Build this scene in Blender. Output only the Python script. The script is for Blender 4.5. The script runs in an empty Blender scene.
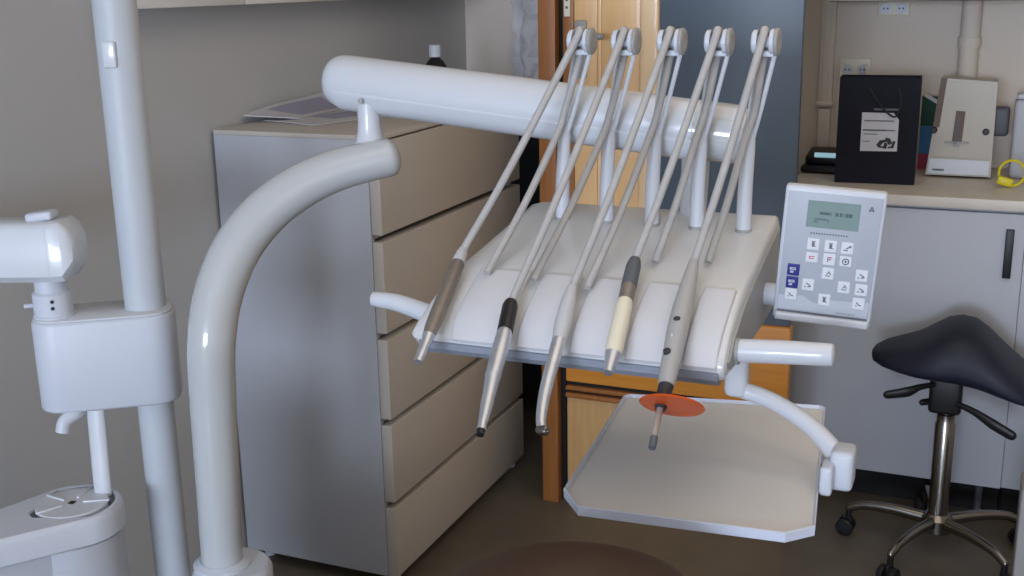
import bpy, bmesh, math, random
from mathutils import Vector, Matrix, Quaternion, noise
random.seed(4)
V = Vector
scene = bpy.context.scene
COL = scene.collection

# ---------------------------------------------------------------- camera
CAM = V((1.8827, -2.4520, 1.5915)); FPX = 1151.1
YAW, PIT, ROLL = -0.4034, 0.2613, -0.0176
FW = V((math.sin(YAW)*math.cos(PIT), math.cos(YAW)*math.cos(PIT), -math.sin(PIT)))
_r = V((math.cos(YAW), -math.sin(YAW), 0)); _u = _r.cross(FW)
RT = math.cos(ROLL)*_r + math.sin(ROLL)*_u
UP = -math.sin(ROLL)*_r + math.cos(ROLL)*_u
cd = bpy.data.cameras.new('camera'); cam = bpy.data.objects.new('camera', cd); COL.objects.link(cam)
cd.sensor_width = 36; cd.lens = FPX/1024*36; cd.clip_start = .05
m = Matrix((RT, UP, -FW)).transposed().to_4x4(); m.translation = CAM; cam.matrix_world = m
scene.camera = cam

def ray(x, y): return RT*((x-512)/FPX) - UP*((y-288)/FPX) + FW
def on(x, y, ax, v):                       # measured point of the photograph on a real plane of the room
    d = ray(x, y); return CAM + d*((v-CAM[ax])/d[ax])
def onY(x, y, Y): return on(x, y, 1, Y)
def onZ(x, y, Z): return on(x, y, 2, Z)
def dep(x, y, t): return CAM + ray(x, y)*t

# ---------------------------------------------------------------- materials
def lin(c):
    return tuple(((v/255)/12.92 if v/255 <= .04045 else ((v/255+.055)/1.055)**2.4) for v in c)
def mat(name, rgb, rough=.5, metal=0., var=.05, scale=6., bump=0., bscale=200., coat=0., trans=0., alpha=1., stretch=None, ior=1.45, spec=.5):
    mt = bpy.data.materials.new(name); mt.use_nodes = True
    nt = mt.node_tree; b = nt.nodes['Principled BSDF']; N = nt.nodes.new; L = nt.links.new
    c = lin(rgb)
    tc = N('ShaderNodeTexCoord'); mp = N('ShaderNodeMapping'); L(tc.outputs['Object'], mp.inputs['Vector'])
    if stretch: mp.inputs['Scale'].default_value = stretch
    nz = N('ShaderNodeTexNoise'); nz.inputs['Scale'].default_value = scale; nz.inputs['Detail'].default_value = 4
    L(mp.outputs['Vector'], nz.inputs['Vector'])
    cr = N('ShaderNodeValToRGB'); L(nz.outputs['Fac'], cr.inputs['Fac'])
    cr.color_ramp.elements[0].position = .3; cr.color_ramp.elements[1].position = .7
    cr.color_ramp.elements[0].color = tuple(v*(1-var) for v in c)+(1,)
    cr.color_ramp.elements[1].color = tuple(min(1, v*(1+var)) for v in c)+(1,)
    L(cr.outputs['Color'], b.inputs['Base Color'])
    b.inputs['Roughness'].default_value = rough; b.inputs['Metallic'].default_value = metal
    b.inputs['Coat Weight'].default_value = coat; b.inputs['Transmission Weight'].default_value = trans
    b.inputs['Alpha'].default_value = alpha; b.inputs['IOR'].default_value = ior
    b.inputs['Specular IOR Level'].default_value = spec
    if bump:
        n2 = N('ShaderNodeTexNoise'); n2.inputs['Scale'].default_value = bscale; L(mp.outputs['Vector'], n2.inputs['Vector'])
        bp = N('ShaderNodeBump'); bp.inputs['Strength'].default_value = bump; bp.inputs['Distance'].default_value = .002
        L(n2.outputs['Fac'], bp.inputs['Height']); L(bp.outputs['Normal'], b.inputs['Normal'])
    return mt
def emit(mt, rgb, s):
    b = mt.node_tree.nodes['Principled BSDF']; b.inputs['Emission Color'].default_value = lin(rgb)+(1,); b.inputs['Emission Strength'].default_value = s

M = {}
M['wall'] = mat('grey_wall_paint', (198,199,199), .85, var=.03, scale=1.5, bump=.12, bscale=180)
M['wallb'] = mat('beige_wall_paint', (222,211,197), .85, var=.03, scale=1.5, bump=.12, bscale=180)
M['ceil'] = mat('ceiling_paint', (225,222,215), .9, var=.02)
M['floor'] = mat('vinyl_floor', (104,96,84), .42, var=.10, scale=9, bump=.08, bscale=120)
M['lam'] = mat('warm_lit_laminate', (194,187,177), .42, var=.02, scale=3)  # white laminate; warm light on the drawer fronts tinted into its colour
M['lamw'] = mat('bright_white_laminate', (232,232,228), .4, var=.01)
M['lamg'] = mat('pale_grey_laminate', (182,185,191), .45, var=.02, scale=3)
M['worktop'] = mat('worktop_laminate', (216,208,194), .4, var=.03, scale=20)
M['enamel'] = mat('white_enamel', (206,210,216), .25, var=.015, scale=4, coat=.3)
M['enamelc'] = mat('cool_grey_enamel', (188,191,192), .16, var=.02, scale=4, coat=.6)
M['polepaint'] = mat('pole_paint', (190,196,202), .45, var=.015)
M['plastic'] = mat('white_plastic', (200,205,214), .4, var=.015, scale=4)
M['deck'] = mat('off_white_deck_plastic', (208,209,209), .26, var=.03, scale=6, coat=.25)
M['pad'] = mat('white_silicone', (207,208,212), .5, var=.015)
M['under'] = mat('grey_trim_plastic', (136,142,154), .5, var=.02)
M['greyp'] = mat('mid_grey_plastic', (158,157,155), .4, var=.03)
M['hose'] = mat('grey_hose_rubber', (176,174,171), .5, var=.06, scale=30)
M['steel'] = mat('brushed_steel', (204,210,218), .40, .85, var=.05, scale=40)
M['taupe'] = mat('taupe_steel', (138,130,122), .5, .5, var=.06, scale=40)
M['chrome'] = mat('chrome', (140,136,130), .22, 1., var=.03)
M['black'] = mat('black_plastic', (26,26,29), .42, var=.1)
M['blackg'] = mat('black_gap', (14,13,13), .7, var=.1)
M['darkgrey'] = mat('dark_grey_grip', (88,92,98), .5, var=.06)
M['cream'] = mat('cream_plastic', (226,221,200), .42, var=.02)
M['lightgrey'] = mat('curing_light_case', (168,168,167), .4, var=.03)
M['tubesleeve'] = mat('pale_grey_sleeve', (190,192,196), .45, var=.03)
M['leather'] = mat('black_leatherette', (25,30,46), .55, var=.12, scale=14, bump=.15, bscale=300)
M['brown'] = mat('brown_leatherette', (60,40,26), .6, var=.15, scale=5, bump=.1, bscale=260)
M['tray'] = mat('tray_mat', (227,225,222), .45, var=.025, scale=5)
M['trayrim'] = mat('tray_rim_plastic', (206,212,226), .35, var=.02)
M['orange'] = mat('orange_shield', (218,86,8), .15, var=.03, alpha=.88)
M['guide'] = mat('light_guide_glass', (190,180,168), .15, var=.03, trans=.35)
M['bag'] = mat('navy_card', (16,17,30), .6, var=.12, scale=8, spec=.25)
M['paper'] = mat('paper', (206,206,210), .7, var=.02)
M['papershade'] = mat('lilac_print', (168,168,190), .7, var=.05)
M['beige'] = mat('beige_case', (186,180,167), .38, var=.02)
M['brownstrip'] = mat('brown_strip', (104,84,70), .5, var=.1)
M['slate'] = mat('slate_blue_panel', (84,98,112), .38, var=.06, scale=1.2)
M['yellow'] = mat('yellow_plastic', (222,208,30), .4, var=.05)
M['coat'] = mat('dark_coat_cloth', (44,50,60), .9, var=.25, scale=8, bump=.3, bscale=150)
M['lcd'] = mat('lcd_green_grey', (122,143,140), .3, var=.02)
M['lcdink'] = mat('lcd_ink', (78,98,100), .4, var=.02)
M['face'] = mat('keypad_film', (170,175,184), .4, var=.015)
M['facel'] = mat('keypad_film_light', (186,191,200), .4, var=.015)
M['key'] = mat('key_white', (216,219,224), .45, var=.015)
M['keyblue'] = mat('key_blue', (38,38,122), .4, var=.05)
M['ink'] = mat('grey_ink', (104,106,114), .6, var=.05)
M['inkred'] = mat('red_ink', (188,72,84), .6, var=.05)
M['inkdark'] = mat('dark_ink', (52,52,60), .6, var=.05)
M['green'] = mat('green_print', (38,72,56), .4, var=.2, scale=12)
M['blueprint'] = mat('blue_print', (64,112,150), .4, var=.2, scale=12)
M['redprint'] = mat('red_print', (150,50,70), .4, var=.2, scale=12)
M['glow'] = mat('pale_display', (170,205,220), .3); emit(M['glow'], (170,215,235), .5)
M['film'] = mat('clear_film', (236,236,240), .12, var=.1, scale=14, alpha=.5)
def wood(name, c1, c2, sc=(14, 14, 1.2), rough=.4):
    mt = mat(name, c1, rough, var=0, scale=5, stretch=sc, coat=.15)
    cr = [n for n in mt.node_tree.nodes if n.type == 'VALTORGB'][0]
    cr.color_ramp.elements[0].color = lin(c1)+(1,); cr.color_ramp.elements[1].color = lin(c2)+(1,)
    return mt
M['wood'] = wood('daylit_wood', (226,184,128), (232,192,138))  # upper door wood, lightened in colour for the daylight on it
M['woodp'] = wood('daylit_pale_wood', (232,200,154), (238,208,166))  # paler stripes of the upper door, daylight painted in as well
M['woodd'] = wood('orange_brown_wood', (146,92,46), (162,106,56))
M['woodr'] = wood('shaded_wood_rail', (204,132,48), (216,146,60), (1.2, 14, 14))  # same door lower down, orange deepened in colour for the shade
M['woodl'] = wood('tan_wood_panel', (190,150,98), (202,162,110))

# ---------------------------------------------------------------- mesh builder
def cr_spline(pts, k):
    P = [V(p) for p in pts]
    if k <= 1 or len(P) < 3: return P
    out = []
    for i in range(len(P)-1):
        p1, p2 = P[i], P[i+1]
        p0 = P[i-1] if i else p1*2-p2
        p3 = P[i+2] if i+2 < len(P) else p2*2-p1
        for j in range(k):
            t = j/k
            out.append(.5*((2*p1)+(p2-p0)*t+(2*p0-5*p1+4*p2-p3)*t*t+(3*p1-p0-3*p2+p3)*t**3))
    out.append(P[-1]); return out

class MB:
    def __init__(s): s.bm = bmesh.new()
    def loft(s, rings, mi=0, cap0=True, cap1=True, closed=True):
        rows = [[s.bm.verts.new(p) for p in r] for r in rings]
        n = len(rows[0])
        for a, b in zip(rows, rows[1:]):
            for i in range(n if closed else n-1):
                j = (i+1) % n
                try: f = s.bm.faces.new((a[i], a[j], b[j], b[i])); f.material_index = mi
                except ValueError: pass
        for flag, r in ((cap0, rows[0]), (cap1, rows[-1])):
            if flag and closed:
                f = s.bm.faces.new(r); f.material_index = mi
        return s
    def tube(s, pts, rad, n=14, k=6, mi=0, round0=0, round1=0, flat=1.0, upv=None):
        P = [V(p) for p in pts]
        R = list(rad) if isinstance(rad, (list, tuple)) else [rad]*len(P)
        if len(P) > 2 and k > 1:
            R2 = []
            for i in range(len(R)-1): R2 += [R[i]+(R[i+1]-R[i])*j/k for j in range(k)]
            R2.append(R[-1]); P = cr_spline(P, k); R = R2
        T = []
        for i in range(len(P)):
            a = P[max(0, i-1)]; b = P[min(len(P)-1, i+1)]
            d = (b-a); T.append(d.normalized() if d.length > 1e-9 else (T[-1] if T else V((0,0,1))))
        if round0:
            add = [(P[0]-T[0]*R[0]*round0*math.sin(q), R[0]*math.cos(q)) for q in (1.45, 1.1, .75, .35)]
            P = [a for a, _ in add]+P; R = [b for _, b in add]+R; T = [T[0]]*4+T
        if round1:
            add = [(P[-1]+T[-1]*R[-1]*round1*math.sin(q), R[-1]*math.cos(q)) for q in (.35, .75, 1.1, 1.45)]
            P = P+[a for a, _ in add]; R = R+[b for _, b in add]; T = T+[T[-1]]*4
        u = V(upv) if upv else (V((0,0,1)) if abs(T[0].z) < .9 else V((1,0,0)))
        rings = []
        for p, r, t in zip(P, R, T):
            u = (u-t*u.dot(t)); u.normalize(); w = t.cross(u)
            rings.append([p+u*(r*math.cos(2*math.pi*i/n))+w*(r*flat*math.sin(2*math.pi*i/n)) for i in range(n)])
        return s.loft(rings, mi)
    def lathe(s, org, axis, prof, n=28, mi=0):
        org = V(org); a = V(axis).normalized(); u = a.orthogonal().normalized(); w = a.cross(u)
        return s.loft([[org+a*h+(u*math.cos(2*math.pi*i/n)+w*math.sin(2*math.pi*i/n))*max(r, 1e-4) for i in range(n)] for r, h in prof], mi)
    def box(s, c, size, bev=0., rot=None, mi=0, seg=3):
        b2 = bmesh.new(); bmesh.ops.create_cube(b2, size=1)
        for v in b2.verts: v.co = V((v.co.x*size[0], v.co.y*size[1], v.co.z*size[2]))
        if bev: bmesh.ops.bevel(b2, geom=list(b2.edges), offset=bev, segments=seg, profile=.5, affect='EDGES')
        mx = (rot.to_4x4() if rot is not None else Matrix.Identity(4)); c = V(c)
        mp = {v: s.bm.verts.new(mx @ v.co + c) for v in b2.verts}
        for f in b2.faces:
            g = s.bm.faces.new([mp[v] for v in f.verts]); g.material_index = mi
        b2.free(); return s
    def span(s, a, b, bev=0., mi=0):       # box between two corners
        a, b = V(a), V(b)
        return s.box((a+b)/2, [abs(q) for q in (b-a)], bev, mi=mi)
    def prism(s, outline, ext, mi=0):      # outline: 3D points; ext: vector
        e = V(ext); return s.loft([[V(p) for p in outline], [V(p)+e for p in outline]], mi)
    def build(s, name, mats, parent=None, sharp=35, smooth=True):
        root = parent
        while root is not None and root.parent is not None: root = root.parent
        off = V(root.location) if root is not None else V((0,0,0))
        bmesh.ops.recalc_face_normals(s.bm, faces=s.bm.faces)
        for v in s.bm.verts: v.co -= off
        me = bpy.data.meshes.new(name); s.bm.to_mesh(me); s.bm.free()
        for mm in (mats if isinstance(mats, list) else [mats]): me.materials.append(mm)
        if smooth:
            for p in me.polygons: p.use_smooth = True
            me.set_sharp_from_angle(angle=math.radians(sharp))
        o = bpy.data.objects.new(name, me); COL.objects.link(o)
        if parent is not None: o.parent = parent
        return o
def tag(o, label, cat, group=None):
    o['label'] = label; o['category'] = cat
    if group: o['group'] = group
    return o
def thing(name, loc, label, cat, group=None):
    o = bpy.data.objects.new(name, None); o.empty_display_size = .05; o.location = loc; COL.objects.link(o)
    return tag(o, label, cat, group)
def struct(o): o['kind'] = 'structure'; return o

# ---------------------------------------------------------------- room
X0, X1, Y0, Y1, ZC = -.01, 3.8, -7.6, 1.58, 2.6
struct(MB().span((X0-.1, Y0-.1, -.1), (X1+.1, Y1+.1, 0)).build('floor', M['floor']))
struct(MB().span((X0-.1, Y0-.1, ZC), (X1+.1, Y1+.1, ZC+.1)).build('ceiling', M['ceil']))
struct(MB().span((X0-.1, Y0-.1, 0), (X0, Y1+.1, ZC)).build('wall_left', M['wall']))
struct(MB().span((X1, Y0-.1, 0), (X1+.1, Y1+.1, ZC)).build('wall_right', M['wallb']))
struct(MB().span((X0, Y1, 0), (X1, Y1+.1, ZC)).build('wall_back', M['wallb']))
WX0, WX1, WZ0, WZ1 = .3, 2.5, .9, 2.3
w = MB()
w.span((X0, Y0-.1, 0), (WX0, Y0, ZC)); w.span((WX1, Y0-.1, 0), (X1, Y0, ZC))
w.span((WX0, Y0-.1, 0), (WX1, Y0, WZ0)); w.span((WX0, Y0-.1, WZ1), (WX1, Y0, ZC))
struct(w.build('wall_front', M['wallb']))
w = MB(); fz = .05
w.span((WX0, Y0-.08, WZ0), (WX0+fz, Y0-.02, WZ1)); w.span((WX1-fz, Y0-.08, WZ0), (WX1, Y0-.02, WZ1))
w.span((WX0, Y0-.08, WZ0), (WX1, Y0-.02, WZ0+fz)); w.span((WX0, Y0-.08, WZ1-fz), (WX1, Y0-.02, WZ1))
w.span(((WX0+WX1)/2-.025, Y0-.08, WZ0), ((WX0+WX1)/2+.025, Y0-.02, WZ1))
struct(w.build('window_1', M['plastic']))
# vertical cable trunking and pipe on the back wall
t = MB(); t.span((1.305, Y1-.028, 1.16), (1.352, Y1, 2.55), .004); t.span((1.318, Y1-.034, 1.16), (1.338, Y1-.026, 2.55), .002)
t.span((1.300, Y1-.036, 1.165), (1.358, Y1, 1.18), .004); t.span((1.31, Y1-.03, .98), (1.35, Y1, 1.155), .004)
struct(t.build('trim_1', M['wallb']))
t = MB(); t.tube([(1.768, Y1-.032, .98), (1.768, Y1-.032, 2.58)], .03, n=20); t.lathe((1.768, Y1-.032, 1.36), (0,0,1), [(.033,0),(.035,.004),(.035,.03),(.033,.034)])
struct(t.build('trim_2', M['wallb']))

# ---------------------------------------------------------------- door with its frame (in the cross plane Y = .66)
DY = .66
door = bpy.data.objects.new('door_1', None); door.location = (1.0, DY, 0); COL.objects.link(door); struct(door)
def dpart(nm, a, b, m, bev=.002, par=None): return MB().span(a, b, bev).build(nm, m, par or door)
dpart('door_jamb', (.648, DY, 0), (.700, DY+.09, 2.1), M['woodd'])
dpart('jamb_stop', (.7005, DY+.03, 0), (.718, DY+.09, 2.1), M['blackg'])
dpart('door_edge', (.719, DY+.012, .645), (.752, DY+.06, 2.05), M['woodd'])
dpart('strike_plate', (.724, DY+.008, 1.49), (.742, DY+.013, 1.70), M['cream'], .001)
b = MB()
for z in (1.515, 1.535, 1.60, 1.66): b.lathe((.733, DY+.008, z), (0,-1,0), [(.004,0),(.004,.001),(.001,.0015)], n=10)
b.build('plate_screw', M['darkgrey'], door)
def dp2(nm, x0, x1, z0, z1, yo, m, bev=.003): return dpart(nm, (x0, DY+yo, z0), (x1, DY+.05, z1), m, bev)
dp2('door_stile', .753, .822, .641, 2.05, .012, M['wood'])
dp2('stile_panel', .822, .832, .641, 2.05, .016, M['woodp'], .003)
dp2('stile_panel', .832, .945, .641, 2.05, .020, M['wood'], .003)
dp2('glazing_bead', .945, .998, .64, 2.05, .010, M['woodp'], .006)
dp2('door_pane', .998, 1.385, .64, 2.05, .026, M['slate'], .002)
dp2('middle_rail', .724, 1.392, .405, .64, .010, M['woodr'])
b = MB(); b.span((.724, DY+.004, .378), (1.392, DY+.05, .392), .004); b.span((.724, DY+.002, .354), (1.392, DY+.05, .370), .005)
b.build('door_moulding', M['woodd'], door)
dp2('moulding_groove', .724, 1.392, .366, .405, .02, M['blackg'], 0)
dp2('bottom_panel', .725, 1.392, .01, .354, .016, M['woodl'])
h = MB(); h.box((.775, DY+.008, 1.40), (.034, .012, .16), .004); h.tube([(.775, DY, 1.44), (.775, DY-.045, 1.44), (.80, DY-.05, 1.44), (.86, DY-.05, 1.438)], .009, k=5)
h.build('door_handle', M['greyp'], door)

# ---------------------------------------------------------------- dresser
dr = thing('dresser', (.24, .45, 0), 'tall white chest of drawers standing against the grey left wall', 'dresser')
W_, D_ = .897, .487
MB().span((0, 0, .035), (D_-.031, .02, 1.218), .0015).build('side_panel', M['lamg'], dr)
MB().span((0, W_-.02, .035), (D_-.031, W_, 1.218), .0015).build('side_panel', M['lamg'], dr)
MB().span((0, 0, 1.218), (D_, W_, 1.23), .0015).build('top_panel', M['lam'], dr)
MB().span((0, .02, .04), (.012, W_-.02, 1.21)).build('back_panel', M['lam'], dr)
zs = [1.222, .972, .716, .482, .247, .028]
for i in range(5):
    d = MB().span((D_-.030, .001, zs[i+1]+.009), (D_, W_-.001, zs[i]-.009), .0025).build('drawer', M['lam'], dr)
    MB().span((.03, .022, zs[i+1]-.004), (D_-.031, W_-.022, zs[i]-.012)).build('drawer_box', M['lam'], d)
for x in (.03, D_-.05):
    for y in (.03, W_-.05):
        MB().lathe((x+.012, y+.02, 0), (0,0,1), [(.014,0),(.016,.004),(.016,.036)], n=14).build('foot', M['plastic'], dr)

# papers on the dresser
def sheet(name, pts, z, th, curl, mats, label):
    a, b_, c, d = [V((p[0], p[1], z)) for p in pts]
    mb = MB(); n = 8; top = []
    for i in range(n+1):
        row = []
        for j in range(n+1):
            u, v = i/n, j/n
            p = (a*(1-u)+b_*u)*(1-v)+(d*(1-u)+c*u)*v
            row.append(p+V((0,0, curl*(math.sin(u*3.0)*.5+.3*math.sin(v*2.4+.7*u)) )))
        top.append(row)
    gt = [[mb.bm.verts.new(p+V((0,0,th))) for p in r] for r in top]; gb = [[mb.bm.verts.new(p) for p in r] for r in top]
    for i in range(n):
        for j in range(n):
            f = mb.bm.faces.new((gt[i][j], gt[i+1][j], gt[i+1][j+1], gt[i][j+1])); f.material_index = 1 if (2 <= i < 6 and 2 <= j < 7 and len(mats) > 1) else 0
            mb.bm.faces.new((gb[i][j], gb[i][j+1], gb[i+1][j+1], gb[i+1][j]))
    for i in range(n):
        mb.bm.faces.new((gt[i][0], gb[i][0], gb[i+1][0], gt[i+1][0])); mb.bm.faces.new((gt[i][n], gt[i+1][n], gb[i+1][n], gb[i][n]))
        mb.bm.faces.new((gt[0][i], gt[0][i+1], gb[0][i+1], gb[0][i])); mb.bm.faces.new((gt[n][i], gb[n][i], gb[n][i+1], gt[n][i+1]))
    return tag(mb.build(name, mats), label, 'paper', 'papers on the dresser')
sheet('paper_sheet', [(.02,.20), (.22,.13), (.38,.56), (.14,.66)], 1.2305, .002, .003, [M['paper'], M['papershade']], 'lowest white sheet of paper nearest the left end of the dresser top')
q_ = [on(243,116,0,.004), on(300,119,2,1.2345), on(352,107,2,1.2345), on(324,91,0,.004)]
mb = MB(); n_ = 10; gt = []
for i in range(n_+1):
    row = []
    for j in range(n_+1):
        u_, v_ = i/n_, j/n_
        p = (q_[0]*(1-v_)+q_[3]*v_)*(1-u_)+(q_[1]*(1-v_)+q_[2]*v_)*u_
        row.append(p+V((.006*math.sin(math.pi*u_), 0, -.012*math.sin(math.pi*u_)*v_+.004*math.sin(5*v_)*(1-u_))))
    gt.append(row)
for i in range(n_+1):
    for j in range(n_+1): gt[i][j].z = max(gt[i][j].z, 1.2345); gt[i][j].x = max(gt[i][j].x, .003)
A_ = [[mb.bm.verts.new(p) for p in r] for r in gt]; B_ = [[mb.bm.verts.new(p+V((.001,0,.0025))) for p in r] for r in gt]
for i in range(n_):
    for j in range(n_):
        mb.bm.faces.new((A_[i][j],A_[i][j+1],A_[i+1][j+1],A_[i+1][j]))
        f = mb.bm.faces.new((B_[i][j],B_[i+1][j],B_[i+1][j+1],B_[i][j+1])); f.material_index = 1 if 1 <= i < 8 and 2 <= j < 9 else 0
for i in range(n_):
    for X_, Y_ in (((i,0),(i+1,0)),((i,n_),(i+1,n_)),((0,i),(0,i+1)),((n_,i),(n_,i+1))):
        mb.bm.faces.new((A_[X_[0]][X_[1]],A_[Y_[0]][Y_[1]],B_[Y_[0]][Y_[1]],B_[X_[0]][X_[1]]))
tag(mb.build('paper_sheet', [M['paper'], M['papershade']]), 'lilac-printed paper propped against the wall on top of the dresser', 'paper', 'papers on the dresser')
# bottle at the far end
bt = thing('bottle', (.235, .83, 1.231), 'black bottle with a white cap at the far end of the dresser', 'bottle')
MB().lathe((.235,.83,1.231), (0,0,1), [(.032,0),(.037,.004),(.038,.085),(.035,.105),(.025,.120),(.016,.128),(.014,.134)]).build('bottle_body', M['black'], bt)
MB().lathe((.235,.83,1.364), (0,0,1), [(.0195,0),(.0195,.034),(.017,.037)]).build('cap', M['plastic'], bt)

# wall cabinet over the dresser
wc = thing('wall_cabinet', (.05, .5, 1.545), 'white wall cabinet hung high on the grey left wall above the dresser', 'cabinet')
MB().span((.0, -.37, 1.549), (.078, 1.5, 2.2), .001).build('cabinet_body', M['lam'], wc)
for a, b_ in ((-.37, .043), (.047, .46), (.464, .98), (.984, 1.5)):
    MB().span((.08, a, 1.5435), (.10, b_, 2.2), .002).build('cabinet_door', M['lamw'], wc)

# hook rail, coat and clear bag in the gap behind the dresser
hk = thing('coat_hook', (.32, Y1, 1.05), 'pale wall hook carrying the dark coat in the gap past the dresser', 'hook')
MB().span((.24, Y1-.02, 1.02), (.42, Y1, 1.07), .004).build('hook_plate', M['plastic'], hk)
MB().tube([(.32, Y1-.02, 1.05), (.32, Y1-.10, 1.045), (.32, Y1-.13, 1.06), (.32, Y1-.135, 1.08)], .006, k=5, round1=1).build('hook_prong', M['plastic'], hk)
def drape(cx, cy, z0, z1, wx, wy, folds, seed, nx=48, nz=26, topw=.35):
    mb = MB(); rings = []
    for i in range(nz+1):
        t = i/nz; z = z1+(z0-z1)*t; s = topw+(1-topw)*min(1, t*2.6)**.7
        row = []
        for j in range(nx):
            a = 2*math.pi*j/nx
            f = 1+.16*math.sin(folds*a+seed+t*1.2)+.10*noise.noise(V((math.cos(a)*1.5, math.sin(a)*1.5, t*3+seed)))
            row.append(V((cx+math.cos(a)*wx*s*f, cy+math.sin(a)*wy*s*f, z)))
        rings.append(row)
    return mb.loft(rings)
tag(drape(.34, 1.40, .10, 1.06, .23, .09, 7, 1.0).build('hanging_coat', M['coat'], sharp=80), 'dark blue-grey coat hanging in the gap between dresser and wooden door', 'coat')
bgm = drape(.300, 1.50, 1.235, 1.80, .07, .035, 5, 3.0, topw=.8)
for v in bgm.bm.verts: v.co += V((noise.noise(v.co*26), noise.noise(v.co*26+V((5,5,5))), 0))*.022
tag(bgm.build('hanging_plastic_bag', M['film'], sharp=25), 'crumpled clear plastic bag hanging on the pale wall beside the wooden door', 'bag')

# ---------------------------------------------------------------- right-hand cabinets
CY = 1.0
cb = thing('base_cabinet', (1.65, 1.3, 0), 'white base cabinet behind the stool with a dark vertical handle', 'cabinet')
MB().span((1.335, CY+.021, .105), (1.975, Y1-.02, .943), .001).build('cabinet_body', M['lamg'], cb)
cdoor = MB().span((1.338, CY, .108), (1.9725, CY+.019, .936), .002).build('cabinet_door', M['lamg'], cb)
a = onY(1008, 229, CY); b2 = onY(1009, 278, CY)
MB().span((1.922, CY-.012, b2.z), (1.944, CY+.001, a.z), .002).build('handle', M['black'], cdoor)
MB().span((1.34, CY+.07, 0), (1.97, CY+.09, .105)).build('plinth', M['blackg'], cb)
for x in (1.385, 1.915): MB().lathe((x, CY+.045, 0), (0,0,1), [(.018,0),(.018,.01),(.011,.014),(.011,.105)], n=14).build('cabinet_leg', M['darkgrey'], cb)
cb2 = thing('base_cabinet', (2.2, 1.3, 0), 'white base cabinet at the right edge, beside the one with the dark handle', 'cabinet')
MB().span((1.98, CY+.021, .105), (2.5, Y1-.02, .943), .001).build('cabinet_body', M['lamg'], cb2)
MB().span((1.9735, CY+.001, .112), (2.497, CY+.02, .936), .002).build('cabinet_door', M['lamg'], cb2)
MB().span((1.98, CY+.07, 0), (2.5, CY+.09, .105)).build('plinth', M['blackg'], cb2)
wt = MB(); wt.span((1.30, CY-.012, .945), (2.52, Y1-.002, .976), .003)
tag(wt.build('worktop', M['worktop']), 'long pale worktop running over the white base cabinets', 'worktop')
wc2 = thing('wall_cabinet', (2.0, 1.4, 1.53), 'wall cabinet above the worktop, only its underside edge showing', 'cabinet')
MB().span((1.37, 1.27, 1.5105), (2.5, Y1-.001, 2.2), .001).build('cabinet_body', M['brownstrip'], wc2)
for a, b_ in ((1.37, 1.74), (1.744, 2.12), (2.124, 2.5)): MB().span((a, 1.25, 1.513), (b_, 1.269, 2.2), .002).build('cabinet_door', M['lam'], wc2)
gp = MB(); bx_ = onY(1017,535,.36).x; gp.span((bx_, .36, 0), (bx_+.22, .48, onY(1020,490,.36).z), .006)
tag(gp.build('floor_box', M['greyp']), 'low grey box standing on the floor at the right edge by the stool', 'box')

# sockets
def socket(loc, w_, h_, label):
    s = thing('wall_socket', loc, label, 'socket')
    x, y, z = loc
    MB().span((x-w_/2, y-.012, z-h_/2), (x+w_/2, y, z+h_/2), .003).build('socket_plate', M['cream'], s)
    for dx in (-w_*.24, w_*.24):
        p = MB()
        p.lathe((x+dx, y-.012, z), (0,-1,0), [(.017,-.004),(.017,.002),(.0165,.0025)], n=20)
        for q in (-.006, .006): p.lathe((x+dx+q, y-.013, z), (0,-1,0), [(.0028,0),(.0028,.0022),(.001,.0024)], n=8, mi=1)
        p.build('socket_outlet', [M['plastic'], M['blackg']], s)
    return s
socket((1.53, Y1, 1.482), .10, .05, 'double wall socket high on the beige wall under the wall cabinet')
s2 = socket((1.42, Y1, 1.285), .10, .075, 'white wall socket half hidden behind the dark gift bag')
for dx in (-.035, .035): MB().tube([(1.42+dx, Y1-.012, 1.30), (1.42+dx, Y1-.03, 1.30), (1.42+dx*1.2, Y1-.04, 1.27), (1.42+dx*1.3, Y1-.035, 1.10)], .005, k=6).build('plug_cable', M['cream'], s2)

# ---------------------------------------------------------------- things on the worktop
ZW = .9765
gb = thing('gift_bag', (1.54, 1.2, ZW), 'dark navy paper gift bag with a white printed label on the worktop', 'bag')
bw, bh, bd = .232, .318, .09
rot = Matrix.Rotation(math.radians(3), 3, 'Z')
def gl(x, y, z): return V((1.54, 1.2, ZW)) + rot @ V((x, y, z))
def bagring(z, k, o=0):
    a, b_ = bw/2-o, bd/2-o
    return [gl(-a,-b_,z), gl(a,-b_,z), gl(a,-b_*.2,z), gl(a-(.012*k),0,z), gl(a,b_*.2,z), gl(a,b_,z), gl(-a,b_,z), gl(-a,b_*.2,z), gl(-a+.012*k,0,z), gl(-a,-b_*.2,z)]
mb = MB(); mb.loft([bagring(0,.0), bagring(.06,.1), bagring(.2,.8), bagring(bh,1.2), bagring(bh-.0001,1.2,.004), bagring(.05,.1,.004)], cap1=True)
mb.build('bag_body', M['bag'], gb, sharp=20)
lb = MB()
lx0, lx1, lz0, lz1 = -.046, .060, .098, .214
lb.loft([[gl(lx0,-bd/2-.001,lz0), gl(lx1,-bd/2-.001,lz0+.002), gl(lx1,-bd/2-.001,lz1-.02), gl(lx1-.016,-bd/2-.001,lz1), gl(lx0,-bd/2-.001,lz1)],
         [gl(lx0,-bd/2-.0002,lz0), gl(lx1,-bd/2-.0002,lz0+.002), gl(lx1,-bd/2-.0002,lz1-.02), gl(lx1-.016,-bd/2-.0002,lz1), gl(lx0,-bd/2-.0002,lz1)]])
def lmark(x, z, w_, h_, mi, ang=0):
    lb.box(gl(x-.008, -bd/2-.0016, z), (w_, .0008, h_), rot=rot @ Matrix.Rotation(ang, 3, 'Y'), mi=mi)
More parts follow.
